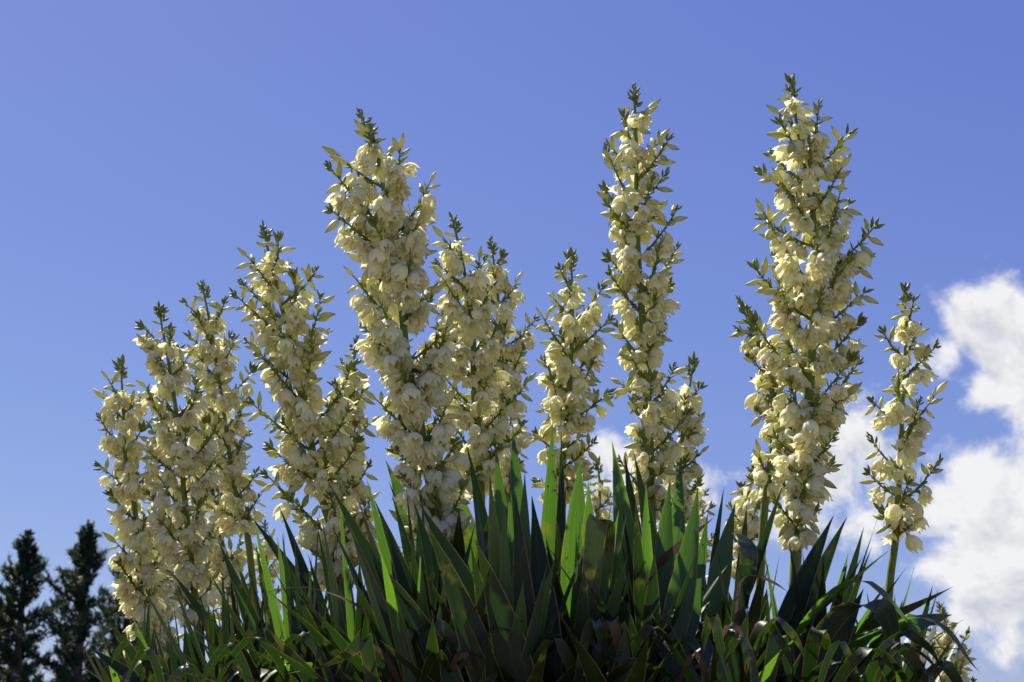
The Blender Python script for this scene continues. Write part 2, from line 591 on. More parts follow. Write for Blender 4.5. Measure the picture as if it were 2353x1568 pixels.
FLOWERS = [flower_mesh(k, f, wd * .7, L * 1.0, rm * .88) for k, (f, wd, L, rm) in enumerate([
    (-.12, .2, .050, .0225), (-.05, .2, .048, .0235), (0, .3, .052, .0220), (.10, .4, .050, .0220), (.2, .4, .052, .0215),
    (.35, .6, .050, .0210), (-.2, .1, .050, .0205), (.5, .8, .049, .0205), (.8, 1.0, .047, .0195), (.15, 1.3, .050, .0200), (1.05, 1.2, .046, .019), (-.15, .3, .054, .0215), (-.3, 1.6, .046, .0125), (.3, 1.8, .050, .0150)])]


def bud_mesh(k, L, r):
    mb = MB()
    mb.tube([(0, 0, 0), (0, 0, -.010)], [.0014, .0024], 1, 5)
    prof = lambda t: (math.sin(math.pi * min(1, t * .97 + .03) ** .82) ** .85) * (1 - .22 * t)
    mb.spindle((0, 0, -.009), (0.03 * (k % 3 - 1), .03 * (k % 2), -1), L, r, 0, 9, 8, prof)
    return mb.mesh('bud', [M_BUD, M_STEM])


BUDS = [bud_mesh(k, L * 1.15, r * .92) for k, (L, r) in enumerate([(.044, .0105), (.040, .0095), (.036, .0085), (.048, .0115), (.032, .0070)])]


def cluster_mesh(k):
    rg = random.Random(300 + k)
    mb = MB()
    mb.tube([(0, 0, -.004), (0, 0, .022)], [.0022, .0014], 1, 5)
    grow = rg.uniform(.75, 1.3)
    for i in range(3 + k % 5):
        a = i * 2.4 + rg.uniform(-.3, .3)
        h = .001 + .0045 * i
        sp = max(.75 - .13 * i, .12) + rg.uniform(-.1, .1)
        d = Vector((math.cos(a) * sp, math.sin(a) * sp, 1))
        p = Vector((math.cos(a) * .002, math.sin(a) * .002, h))
        Lb = (.030 - .0026 * i) * rg.uniform(.7, 1.25) * grow
        mb.spindle(p, d, Lb, .0056 * grow * rg.uniform(.8, 1.2) * (1 - .07 * i), 0, 6, 5)
        mb.blade(p, d + Vector((math.cos(a), math.sin(a), 0)) * .35, Vector((math.cos(a), math.sin(a), 0)), Lb * .55, .006, 2)
    return mb.mesh('bud_cluster', [M_GBUD, M_STEM, M_BRACT])


CLUSTERS = [cluster_mesh(k) for k in range(12)]
DOWN = Vector((0, 0, -1))


def place(axis_from, d, p, spin, s):
    q = Vector(axis_from).rotation_difference(Vector(d).normalized())
    return Matrix.Translation(p) @ q.to_matrix().to_4x4() @ Matrix.Rotation(spin, 4, 'Z') @ Matrix.Diagonal((s, s, s, 1))


def bez(a, b, c, t):
    return a * (1 - t) ** 2 + b * 2 * t * (1 - t) + c * t * t


# ------------------------------------------------------------------ leaves
def leaf_mesh(spine, side, width, fold=.25, mats=(None,), wave=0.0, rg=random, base_w=.55, twist=0.0):
    n = len(spine)
    mb = MB()
    P, UV = [], []
    ph = rg.uniform(0, 6)
    for i, p in enumerate(spine):
        t = i / (n - 1)
        tg = (spine[min(i + 1, n - 1)] - spine[max(i - 1, 0)]).normalized()
        s = side - tg * side.dot(tg)
        s = s.normalized() if s.length > 1e-5 else tg.orthogonal().normalized()
        nn = s.cross(tg)
        if twist:
            a = twist * t
            s, nn = s * math.cos(a) + nn * math.sin(a), nn * math.cos(a) - s * math.sin(a)
        q = base_w + (1 - base_w) * smooth(t / .38) if t < .38 else max((1 - ((t - .38) / .62) ** 1.3) * (1 - .25 * smooth((t - .8) / .2)), .012)
        w2 = width * q / 2
        wv = wave * width * math.sin(ph + t * 9)
        P.append([p - s * w2 + nn * (fold * w2 + wv), p, p + s * w2 + nn * (fold * w2 - wv)])
        UV.append([(0, t), (.5, t), (1, t)])
    mb.grid(P, UV, 0)
    return mb.mesh('leaf', list(mats))


def add_leaf(plant, spine, side, width, mat, name='leaf', **kw):
    o = plant.location
    return link(name, leaf_mesh([p - o for p in spine], side, width, mats=(mat,), **kw), plant)


def rosette(plant, head, n, L, width, lean=(0, 0), spread=(4, 88), rg=random, droop=.35, pdead=.06, kink=.12, mats=(0.7,)):
    lean = Vector((lean[0], lean[1], 0))
    for i in range(n):
        f = (i + .5) / n
        az = i * 2.39996 + rg.uniform(-.25, .25)
        th = R(spread[0] + (spread[1] - spread[0]) * f ** 1.05 + rg.uniform(-7, 7))
        out = Vector((math.cos(az), math.sin(az), 0))
        d = (Vector((0, 0, 1)) * math.cos(th) + out * math.sin(th) + lean * (0.5 + .5 * f)).normalized()
        ll = L * rg.uniform(.72, 1.08) * (1 - .18 * f)
        p0 = head + out * (.012 + .03 * f) + Vector((0, 0, .03 - .16 * f))
        mid = p0 + d * ll * .55
        dr = droop * f * rg.uniform(.2, 1.6)
        tip = p0 + d * ll * (1 - .25 * dr) - Vector((0, 0, 1)) * ll * dr
        N = 12
        spine = [bez(p0, mid, tip, k / (N - 1)) for k in range(N)]
        if rg.random() < kink and f > .2:                      # arching over: the outer end bends down and hangs
            k0 = rg.randint(4, 7)
            seg = (spine[k0] - spine[k0 - 1]).length
            cd = (spine[k0] - spine[k0 - 1]).normalized()
            hd = (Vector((d.x, d.y, 0)) * rg.uniform(.2, .6) + Vector((rg.gauss(0, .15), rg.gauss(0, .15), -1))).normalized()
            st_ = rg.uniform(.3, .75)
            for k in range(k0 + 1, N):
                cd = cd.lerp(hd, st_).normalized()
                spine[k] = spine[k - 1] + cd * seg
        dead = rg.random() < pdead and f > .5
        side = Vector((-out.y, out.x, 0)) + Vector((rg.gauss(0, .18), rg.gauss(0, .18), rg.gauss(0, .12)))
        m = M_DEAD if dead else (M_LEAF if f < .4 and rg.random() < mats[0] * 1.3 else rg.choice((M_LEAFB, M_LEAF_SHADED, M_LEAF_SHADED, M_LEAF_SHADED)))
        add_leaf(plant, spine, side, width * rg.uniform(.8, 1.15) * (.55 if dead else 1), m, 'dead_leaf' if dead else 'leaf',
                 fold=rg.uniform(-.5, -.12), wave=.06 if dead else .015, rg=rg, twist=rg.gauss(0, .25))


def trunk(plant, head, rg):
    g = ground_z(head.x, head.y)
    b = Vector((head.x + rg.uniform(-.05, .05), head.y + rg.uniform(.02, .12), g - .1))
    o = plant.location
    mb = MB()
    pts = [b + (head - b) * q - o for q in (0, .3, .6, .85, 1.0)]
    mb.tube(pts, [.075, .06, .055, .05, .03], 0, 9)
    link('trunk', mb.mesh('trunk', [M_TRUNK]), plant)


# ------------------------------------------------------------------ a flowering yucca
def spike(label, Y, stem, prof, y_end, dens=1.0, size=1.0, buds=.35, seed=0, leaves=14, leafL=.45, lw=.05, lean=(0, 0),
          rad=.0125, gap=1.0, group='flowering yuccas on the bank'):
    """stem: (px, py) from the tip down to the leaf head; prof: (py, left, right) reach of the side branches"""
    rg = random.Random(seed)
    stem = [(stem[0][0], stem[0][1] + 85 / Y * size)] + list(stem[1:])      # room for the bud cluster that crowns the stem
    P3 = [at(x, y, Y) for x, y in stem]
    head = P3[-1]
    root = link('yucca_plant', None)
    root.location = (head.x, head.y, ground_z(head.x, head.y))
    o = root.location.copy()
    tag(root, label, 'yucca', group)
    # main stem, resampled from the leaf head up to the tip (Catmull-Rom)
    pts = P3[::-1]
    ext = [pts[0] * 2 - pts[1]] + pts + [pts[-1] * 2 - pts[-2]]
    cur = []
    for i in range(1, len(ext) - 2):
        a, b, c, d = ext[i - 1:i + 3]
        for k in range(6):
            t = k / 6
            cur.append(.5 * ((2 * b) + (c - a) * t + (2 * a - 5 * b + 4 * c - d) * t * t + (3 * b - a - 3 * c + d) * t ** 3))
    cur.append(pts[-1])
    zs = [p.z for p in cur]

    def on_stem(z):
        z = min(max(z, zs[0]), zs[-1])
        for i in range(len(zs) - 1):
            if zs[i] <= z <= zs[i + 1]:
                return cur[i].lerp(cur[i + 1], (z - zs[i]) / max(zs[i + 1] - zs[i], 1e-6))
        return cur[-1]

    N = len(cur)
    mb = MB()
    radii = [(rad * (1 - .78 * (i / (N - 1)) ** 1.3)) * size for i in range(N)]
    mb.tube([p - o for p in cur], radii, 0, 9)
    st = link('flower_stem', mb.mesh('flower_stem', [M_STEM, M_BRACT]), root)
    ztop = zs[-1]
    zend = at(stem[-1][0], y_end, Y).z
    ppm = 1.0 / (at(1001, 700, Y).x - at(1000, 700, Y).x)

    def py_of(z):                                    # picture height of a point on the stem, to read the reach table
        p = Vector((0, Y, z)) - CAM
        return PH / 2 - FPX * p.dot(UPV) / p.dot(FWD)

    Lt = [(y, l / ppm) for y, l, r in prof]
    Rt = [(y, r / ppm) for y, l, r in prof]

    def reach(z, c):
        y = py_of(z)
        side = interp(y, Rt) if c > 0 else interp(y, Lt)
        mean = (interp(y, Lt) + interp(y, Rt)) / 2
        return math.sqrt((side * c) ** 2 + mean * mean * (1 - c * c))

    # bud cluster at the very tip
    link('bud_cluster', rg.choice(CLUSTERS), st, place((0, 0, 1), cur[-1] - cur[-2], cur[-1] - o, rg.uniform(0, 6), 1.15 * size))

    def flower(parent, p, d, s):
        k = rg.random()
        link('flower', FLOWERS[rg.randrange(12)] if k < .80 else FLOWERS[rg.choice((7, 8, 9, 10, 12, 13))], parent, place(DOWN, d, p - o, rg.uniform(0, 6.28), s * size * rg.uniform(.78, 1.16)))

    def bud(parent, p, d, s):
        link('bud', rg.choice(BUDS), parent, place(DOWN, d, p - o, rg.uniform(0, 6.28), s * size * rg.uniform(.85, 1.12)))

    # flowers and buds straight on the upper stem
    hh = ztop - zend
    ut = .12 * size
    nz = int(13 * size)
    for i in range(nz):
        q = (i + .6) / nz
        z = ztop - ut * q
        p = on_stem(z)
        az = i * 2.4 + rg.random()
        out = Vector((math.cos(az), math.sin(az), 0))
        if q < .34:
            link('bud_cluster', rg.choice(CLUSTERS), st, place((0, 0, 1), out + Vector((0, 0, 1.5)), p + out * .003 - o, rg.uniform(0, 6), (.75 + .5 * q) * size))
        elif q < .55 or rg.random() < buds * .7:
            bud(st, p + out * .004, out + Vector((0, 0, .5 - q * 1.3)), .75 + .2 * q)
        else:
            flower(st, p + out * .004, out * .9 + Vector((0, 0, -.4 - .5 * rg.random())), .85)
    # side branches
    nb = max(5, int(hh / .0275 * dens))
    az0 = rg.uniform(0, 6.28)
    for b in range(nb):
        f = (b + rg.uniform(.1, .9)) / nb
        ztip = ztop - .045 * size - (hh - .03) * f ** 1.06
        az = az0 + b * 2.39996 + rg.uniform(-.35, .35)
        out = Vector((math.cos(az), math.sin(az), 0))
        rr = max(reach(ztip, out.x) * rg.uniform(.62, 1.12), .02)
        steep = rg.uniform(.75, 1.25)
        zb = max(ztip - rr * steep, zend - .02)
        p0 = on_stem(zb)
        axis_tip = on_stem(ztip)
        tip = Vector((axis_tip.x, axis_tip.y, 0)) + out * rr
        tip.z = max(ztip, zb + rr * .35)
        mid = p0 + out * rr * .55 + Vector((0, 0, 1)) * (tip.z - zb) * rg.uniform(.3, .5)
        L = (mid - p0).length + (tip - mid).length
        bm = MB()
        q4 = [bez(p0, mid, tip, k / 6) - o for k in range(7)]
        bm.tube(q4, [(.0040 - .0023 * k / 6) * size for k in range(7)], 0, 6)
        bm.blade(p0 - o + out * .006, out * .55 + Vector((0, 0, 1)), out, rg.uniform(.03, .06) * size, .012 * size, 1, .15)
        items = []
        nf = max(1, int(round(L / .0134)))
        for i in range(nf):
            t = .16 + .80 * (i + rg.uniform(.2, .8)) / nf
            p = bez(p0, mid, tip, t)
            tg = (bez(p0, mid, tip, min(t + .05, 1)) - bez(p0, mid, tip, max(t - .05, 0))).normalized()
            a = i * 2.4 + rg.uniform(-.4, .4)
            o1 = tg.orthogonal().normalized()
            o2 = tg.cross(o1)
            rad_d = o1 * math.cos(a) + o2 * math.sin(a)
            isbud = t > 1 - buds * rg.uniform(.35, 1.35) or rg.random() < buds * .2
            bm.blade(p - o, tg + rad_d * .8, rad_d, rg.uniform(.010, .017) * size, .006 * size, 1)
            for sg in (1, -1):                                   # green bracts at the node
                if rg.random() < .6:
                    bd = tg * rg.uniform(.3, 1.0) + rad_d * sg * rg.uniform(.5, 1.1) + Vector((rg.gauss(0, .2), rg.gauss(0, .2), rg.gauss(.1, .3)))
                    bm.blade(p - o, bd, rad_d, rg.uniform(.016, .032) * size, rg.uniform(.007, .011) * size, 2, rg.uniform(-.1, .2))
            if isbud:
                items.append(('b', p, tg * (.2 + .9 * max(t - .5, 0)) + rad_d * .8 + Vector((0, 0, rg.uniform(-.8, .5))), 1.0 - .35 * max(0, t - .55)))
            else:
                dd = rad_d * .55 + out * rg.uniform(.1, .6) + Vector((rg.gauss(0, .25), rg.gauss(0, .25), -rg.uniform(.5, 1.45)))
                items.append(('f', p, dd, 1.0))
        br = link('side_branch', bm.mesh('side_branch', [M_STEM, M_BRACT, M_GBUD]), root)
        for k, p, d, s in items:
            if rg.random() > gap:
                continue
            (flower if k == 'f' else bud)(br, p, d, s)
        tgd = (bez(p0, mid, tip, 1) - bez(p0, mid, tip, .9)).normalized()
        if rg.random() < .25 + buds * 1.2:
            link('bud_cluster', rg.choice(CLUSTERS), br, place((0, 0, 1), tgd, tip - o, rg.uniform(0, 6), rg.uniform(.8, 1.15) * size))
        else:
            bud(br, tip, tgd + Vector((0, 0, -.2)), .95)
    trunk(root, head, rg)
    if leaves:
        rosette(root, head, leaves, leafL, lw, lean, rg=rg, mats=(.25,))
    return root


# label, depth, stem (tip to leaf head), (height, left reach, right reach), lower end of the flowers
S = {}
S[1] = spike('outermost cream flower spike, in front of the dark conifers', 4.5,
      [(278, 830), (284, 950), (290, 1069), (311, 1177), (320, 1335), (338, 1470), (352, 1640)],
      [(830, 12, 15), (890, 48, 40), (1000, 58, 60), (1130, 58, 60), (1210, 70, 55), (1300, 50, 55), (1370, 40, 50)], 1380,
      dens=.95, buds=.28, seed=1, leaves=12, leafL=.32, lw=.034, lean=(-.25, 0))
S[2] = spike('dense cream spike, second inward from the conifers, bare green stem below', 4.4,
      [(366, 698), (385, 820), (406, 955), (422, 1120), (437, 1272), (450, 1399), (465, 1640)],
      [(700, 15, 15), (780, 50, 50), (880, 75, 75), (1050, 75, 85), (1200, 75, 70), (1320, 65, 60), (1400, 45, 45)], 1400,
      dens=1.0, buds=.25, seed=2, leaves=12, leafL=.32, lw=.034, lean=(-.2, 0))
S[3] = spike('cream spike with one tall loose bud tip, third inward from the conifers', 4.7,
      [(467, 648), (485, 760), (517, 968), (536, 1107), (558, 1190), (574, 1272), (610, 1640)],
      [(650, 15, 15), (720, 50, 75), (850, 65, 70), (1000, 60, 60), (1150, 45, 45)], 1190,
      dens=1.0, buds=.4, seed=3, leaves=12, leafL=.32, lw=.034, lean=(-.15, 0))
S[4] = spike('large cream spike with dark bud tip, standing alone above the thin-leaved clump', 3.85,
      [(608, 515), (630, 640), (670, 796), (696, 912), (726, 1077), (745, 1160), (772, 1261), (830, 1640)],
      [(515, 15, 15), (580, 55, 80), (690, 105, 105), (760, 90, 130), (930, 100, 110), (1080, 110, 110), (1200, 75, 70), (1300, 50, 40)], 1310,
      dens=1.12, buds=.42, seed=4, leaves=14, leafL=.36, lw=.036, lean=(-.2, 0), rad=.014)
S[5] = spike('half-hidden cream spike between the two largest cream-topped spikes', 4.4,
      [(818, 778), (806, 900), (796, 1020), (805, 1159), (835, 1230), (880, 1640)],
      [(780, 15, 15), (850, 45, 50), (1000, 60, 65), (1150, 55, 55), (1240, 40, 40)], 1240,
      dens=.95, buds=.38, seed=5, leaves=8, leafL=.34, lw=.04)
S[6] = spike('biggest cream spike with wide open flowers, almost no green buds, and a dark bee', 3.5,
      [(836, 256), (872, 380), (892, 520), (918, 660), (935, 823), (963, 961), (973, 1037), (1000, 1175), (1050, 1620)],
      [(256, 18, 15), (330, 50, 60), (400, 130, 135), (480, 110, 110), (560, 145, 90), (660, 110, 110), (800, 90, 120), (950, 90, 100), (1080, 75, 75), (1190, 60, 50), (1250, 45, 40)], 1260,
      dens=1.15, size=1.06, buds=.17, seed=6, leaves=14, leafL=.5, lw=.06, rad=.0145)
S[7] = spike('cream spike just beside the biggest one, with spreading open flowers at its top', 3.95,
      [(1042, 492), (1062, 600), (1080, 700), (1087, 780), (1090, 912), (1100, 1010), (1120, 1600)],
      [(492, 20, 20), (540, 55, 50), (640, 80, 70), (800, 85, 75), (950, 75, 75), (1080, 60, 55)], 1090,
      dens=1.05, buds=.15, seed=7, leaves=8, leafL=.4)
S[8] = spike('slender cream spike behind the upright bright green leaves, short bud tip', 4.6,
      [(1130, 548), (1146, 700), (1156, 850), (1160, 960), (1162, 1100), (1165, 1580)],
      [(548, 15, 15), (620, 40, 45), (700, 55, 70), (850, 60, 70), (1000, 60, 62), (1090, 50, 45)], 1110,
      dens=1.0, buds=.36, seed=8, leaves=8, leafL=.4)
S[9] = spike('medium cream spike between the slender spike and the tall budded one', 4.1,
      [(1312, 580), (1316, 700), (1310, 860), (1300, 1000), (1292, 1110), (1290, 1580)],
      [(580, 15, 15), (640, 65, 60), (760, 80, 95), (860, 70, 90), (960, 65, 75), (1080, 55, 60)], 1110,
      dens=1.0, buds=.45, seed=9, leaves=10, leafL=.42)
S[10] = spike('tall narrow spike with many green buds, on a thick green stem', 3.7,
      [(1457, 198), (1462, 330), (1463, 500), (1470, 650), (1480, 800), (1488, 950), (1493, 1100), (1505, 1560)],
      [(198, 12, 12), (290, 25, 25), (310, 90, 95), (430, 108, 95), (530, 90, 130), (650, 100, 105), (760, 65, 75), (900, 60, 90), (1050, 70, 70), (1150, 40, 40)], 1160,
      dens=1.02, size=.97, buds=.50, seed=10, leaves=12, leafL=.42, rad=.0155)
S[18] = spike('lower cream spike tucked behind the stem of the tall budded spike', 4.5,
      [(1592, 826), (1580, 920), (1566, 1020), (1552, 1140), (1545, 1240), (1540, 1580)],
      [(826, 15, 15), (880, 60, 20), (980, 65, 35), (1100, 60, 45), (1230, 50, 45)], 1260,
      dens=1.0, buds=.22, seed=18, leaves=6, leafL=.38)
S[11] = spike('tallest and fullest cream spike, nearest the clouds but one', 3.65,
      [(1818, 178), (1830, 280), (1852, 400), (1872, 520), (1880, 650), (1868, 780), (1860, 900), (1845, 1050), (1836, 1150), (1815, 1580)],
      [(178, 12, 12), (240, 30, 45), (310, 90, 95), (420, 118, 120), (520, 165, 118), (650, 130, 100), (720, 140, 115), (820, 130, 125), (920, 95, 95), (1040, 70, 75), (1200, 40, 40)], 1215,
      dens=1.25, buds=.40, seed=11, leaves=14, leafL=.36, lean=(.1, 0), rad=.015)
S[13] = spike('thin spike leaning on the left side of the tallest spike', 3.95,
      [(1708, 690), (1738, 780), (1765, 860), (1780, 960), (1772, 1060), (1755, 1190), (1735, 1580)],
      [(690, 15, 15), (740, 30, 40), (850, 50, 45), (960, 45, 45), (1090, 50, 40)], 1100,
      dens=.8, buds=.5, seed=13, leaves=10, leafL=.34)
S[14] = spike('very short cream spike barely topping the leaves beside the tallest spike', 4.9,
      [(1732, 1062), (1722, 1130), (1712, 1200), (1700, 1300), (1695, 1580)],
      [(1062, 25, 22), (1110, 45, 40), (1200, 40, 40), (1290, 30, 30)], 1290,
      dens=1.0, buds=.3, seed=14, leaves=8, leafL=.35)
S[12] = spike('sparse lean spike with bare lower stem, standing alone before the clouds', 4.05,
      [(2080, 658), (2080, 800), (2073, 950), (2066, 1100), (2058, 1240), (2045, 1340), (2030, 1580)],
      [(658, 12, 12), (700, 60, 45), (780, 85, 90), (890, 90, 125), (1000, 65, 80), (1100, 70, 72), (1190, 30, 34), (1280, 22, 24)], 1225,
      dens=.66, buds=.52, seed=12, leaves=12, leafL=.32, lean=(.15, 0), gap=.85)
S[15] = spike('small distant spike low down in front of the clouds', 6.2,
      [(2160, 1388), (2172, 1450), (2182, 1520), (2190, 1600), (2195, 1700)],
      [(1388, 10, 10), (1430, 35, 35), (1500, 55, 65), (1600, 60, 60)], 1640,
      dens=1.1, buds=.5, seed=15, leaves=20, leafL=.35)
S[16] = spike('blurred pale spike far back, low between the third and fourth spikes', 6.8,
      [(608, 1195), (610, 1260), (612, 1330), (616, 1420), (620, 1600)],
      [(1195, 12, 12), (1240, 35, 35), (1330, 40, 40)], 1400, dens=.8, buds=.25, seed=16, leaves=8, leafL=.4)
S[17] = spike('blurred pale spike far back, low behind the outermost spike', 5.8,
      [(352, 1120), (356, 1200), (352, 1300), (348, 1400), (350, 1620)],
      [(1120, 12, 12), (1200, 40, 45), (1300, 58, 52), (1430, 60, 55)], 1490, dens=1.3, buds=.15, seed=17, leaves=8, leafL=.4)
S[19] = spike('second inner spike half hidden behind the second and third from the conifers', 5.1,
      [(452, 860), (470, 1000), (490, 1140), (510, 1250), (528, 1330), (545, 1620)],
      [(860, 12, 12), (950, 45, 45), (1100, 55, 55), (1250, 55, 50), (1350, 45, 45)], 1370, dens=1.0, buds=.2, seed=19, leaves=8, leafL=.4)
S[20] = spike('small faded spike peeping over the leaves beside the lower tucked-away spike', 6.0,
      [(1605, 1092), (1600, 1150), (1596, 1220), (1592, 1300), (1590, 1560)],
      [(1092, 10, 10), (1140, 20, 22), (1220, 30, 35), (1300, 30, 35)], 1310, dens=.7, buds=.55, seed=20, leaves=6, leafL=.35)
S[21] = spike('small faded spike peeping between the leaves under the medium spike', 6.0,
      [(1375, 1062), (1378, 1120), (1376, 1200), (1374, 1280), (1372, 1560)],
      [(1062, 12, 12), (1110, 25, 25), (1200, 30, 30)], 1290, dens=.7, buds=.5, seed=21, leaves=6, leafL=.35)


# ------------------------------------------------------------------ leafy yuccas without a spike, in front
def leafy(label, px, py, Y, n, L, lw, lean=(0, 0), spread=(4, 88), seed=0, droop=.35, pdead=.06, kink=.12, mats=(.7,)):
    rg = random.Random(seed)
    head = at(px, py, Y)
    root = link('yucca_plant', None)
    root.location = (head.x, head.y, ground_z(head.x, head.y))
    tag(root, label, 'yucca', 'leafy yuccas in the foreground')
    trunk(root, head, rg)
    rosette(root, head, n, L, lw, lean, spread, rg, droop, pdead, kink, mats)
    return root


F = {}
F[1] = leafy('broad-leaved yucca rosette with tall upright leaves glowing green under the biggest spike', 1170, 1660, 3.12, 65, .47, 0.045, (-.14, -.08), (3, 70), 31, .10, 0.06, .05, (.25,))
F[2] = leafy('yucca rosette with spotted leaves and dry thatch around the foot of the tall budded spike', 1490, 1580, 3.3, 62, .42, 0.041, (.02, -.05), (5, 130), 32, .4, 0.25, .3, (.25,))
F[3] = leafy('dark yucca rosette of wide leaves fanning towards the thin-leaved clump', 980, 1680, 3.15, 62, 0.53, 0.040, (-.34, -.08), (5, 85), 33, .15, .02, .06, (.2,))
F[4] = leafy('yucca rosette of bright upright leaves with one folded tip, in the middle of the clump', 1330, 1640, 3.25, 59, .46, 0.045, (.0, -.1), (3, 80), 34, .2, 0.14, .2, (.25,))
F[5] = leafy('dark yucca rosette in deep shade below the thin leaning spike', 1700, 1600, 3.4, 62, .34, 0.039, (.03, -.1), (5, 130), 35, .45, 0.2, .3, (.2,))
F[6] = leafy('yucca rosette with long drooping grey-green leaves beneath the tallest spike', 1880, 1620, 3.45, 67, .44, 0.034, (.36, -.1), (5, 125), 36, .5, 0.16, .35, (.2,))
F[7] = leafy('narrow-leaved yucca rosette under the lone large spike', 700, 1690, 3.45, 65, 0.5, 0.027, (-.34, -.05), (5, 90), 37, .2, .05, .1, (.12,))
F[8] = leafy('narrow-leaved yucca rosette at the conifer end of the clump, brown tipped', 430, 1710, 3.7, 59, .34, 0.028, (-.40, -.05), (5, 88), 38, .2, .08, .1, (.12,))
F[9] = leafy('outer yucca rosette with long arching leaves under the lone sparse spike', 2060, 1700, 3.6, 59, .38, 0.036, (.34, -.1), (10, 125), 39, .5, 0.2, .35, (.2,))
F[10] = leafy('narrow-leaved yucca rosette between the lone large spike and the wide leaves', 820, 1700, 3.3, 59, 0.5, 0.031, (-.34, -.05), (5, 95), 40, .3, .06, .2, (.12,))
F[11] = leafy('hidden yucca rosette at the back, below the half-hidden cream spike', 860, 1640, 3.95, 44, .42, 0.039, (-.15, 0), (5, 80), 41, .1, .05, .05, (.2,))
F[12] = leafy('back yucca rosette under the slender spike, seen through the upright leaves', 1140, 1600, 3.8, 44, .45, 0.047, (-.05, 0), (5, 75), 42, .1, .04, .05, (.2,))
F[13] = leafy('back yucca rosette under the medium spike, its tips above the bright leaves', 1400, 1600, 3.85, 44, .44, 0.043, (0, 0), (5, 80), 43, .1, .06, .1, (.25,))
F[14] = leafy('back yucca rosette below the very short spike', 1640, 1620, 3.85, 44, .38, 0.039, (.05, 0), (5, 85), 44, .2, .06, .1, (.2,))
F[15] = leafy('back narrow-leaved yucca rosette below the second and third spikes from the conifers', 570, 1690, 4.0, 52, 0.43, 0.026, (-.25, 0), (5, 80), 45, .15, .05, .05, (.12,))
F[16] = leafy('lowest narrow-leaved yucca rosette, at the foot of the outermost spike', 320, 1700, 3.85, 60, 0.36, .027, (-.30, -.05), (5, 95), 46, .25, .08, .15, (.12,))
F[17] = leafy('dense narrow-leaved yucca rosette in front of the bare stem of the second spike', 520, 1700, 3.6, 64, 0.42, .029, (-.34, -.05), (5, 95), 47, .25, .07, .15, (.12,))
F[18] = leafy('fine-leaved yucca rosette at the back, behind the foot of the lone large spike', 660, 1660, 3.95, 54, 0.46, .028, (-.28, 0), (5, 85), 48, .15, .05, .05, (.12,))
F[19] = leafy('small yucca rosette with dry brown skirt at the bottom below the bright leaves', 1420, 1690, 3.0, 50, .30, .045, (0, -.15), (20, 140), 49, .5, .4, .4, (.1,))
F[20] = leafy('small yucca rosette with arching grey leaves at the bottom, in front of the deep shade', 1660, 1690, 3.05, 50, .30, .042, (.1, -.15), (20, 140), 50, .55, .3, .5, (.1,))

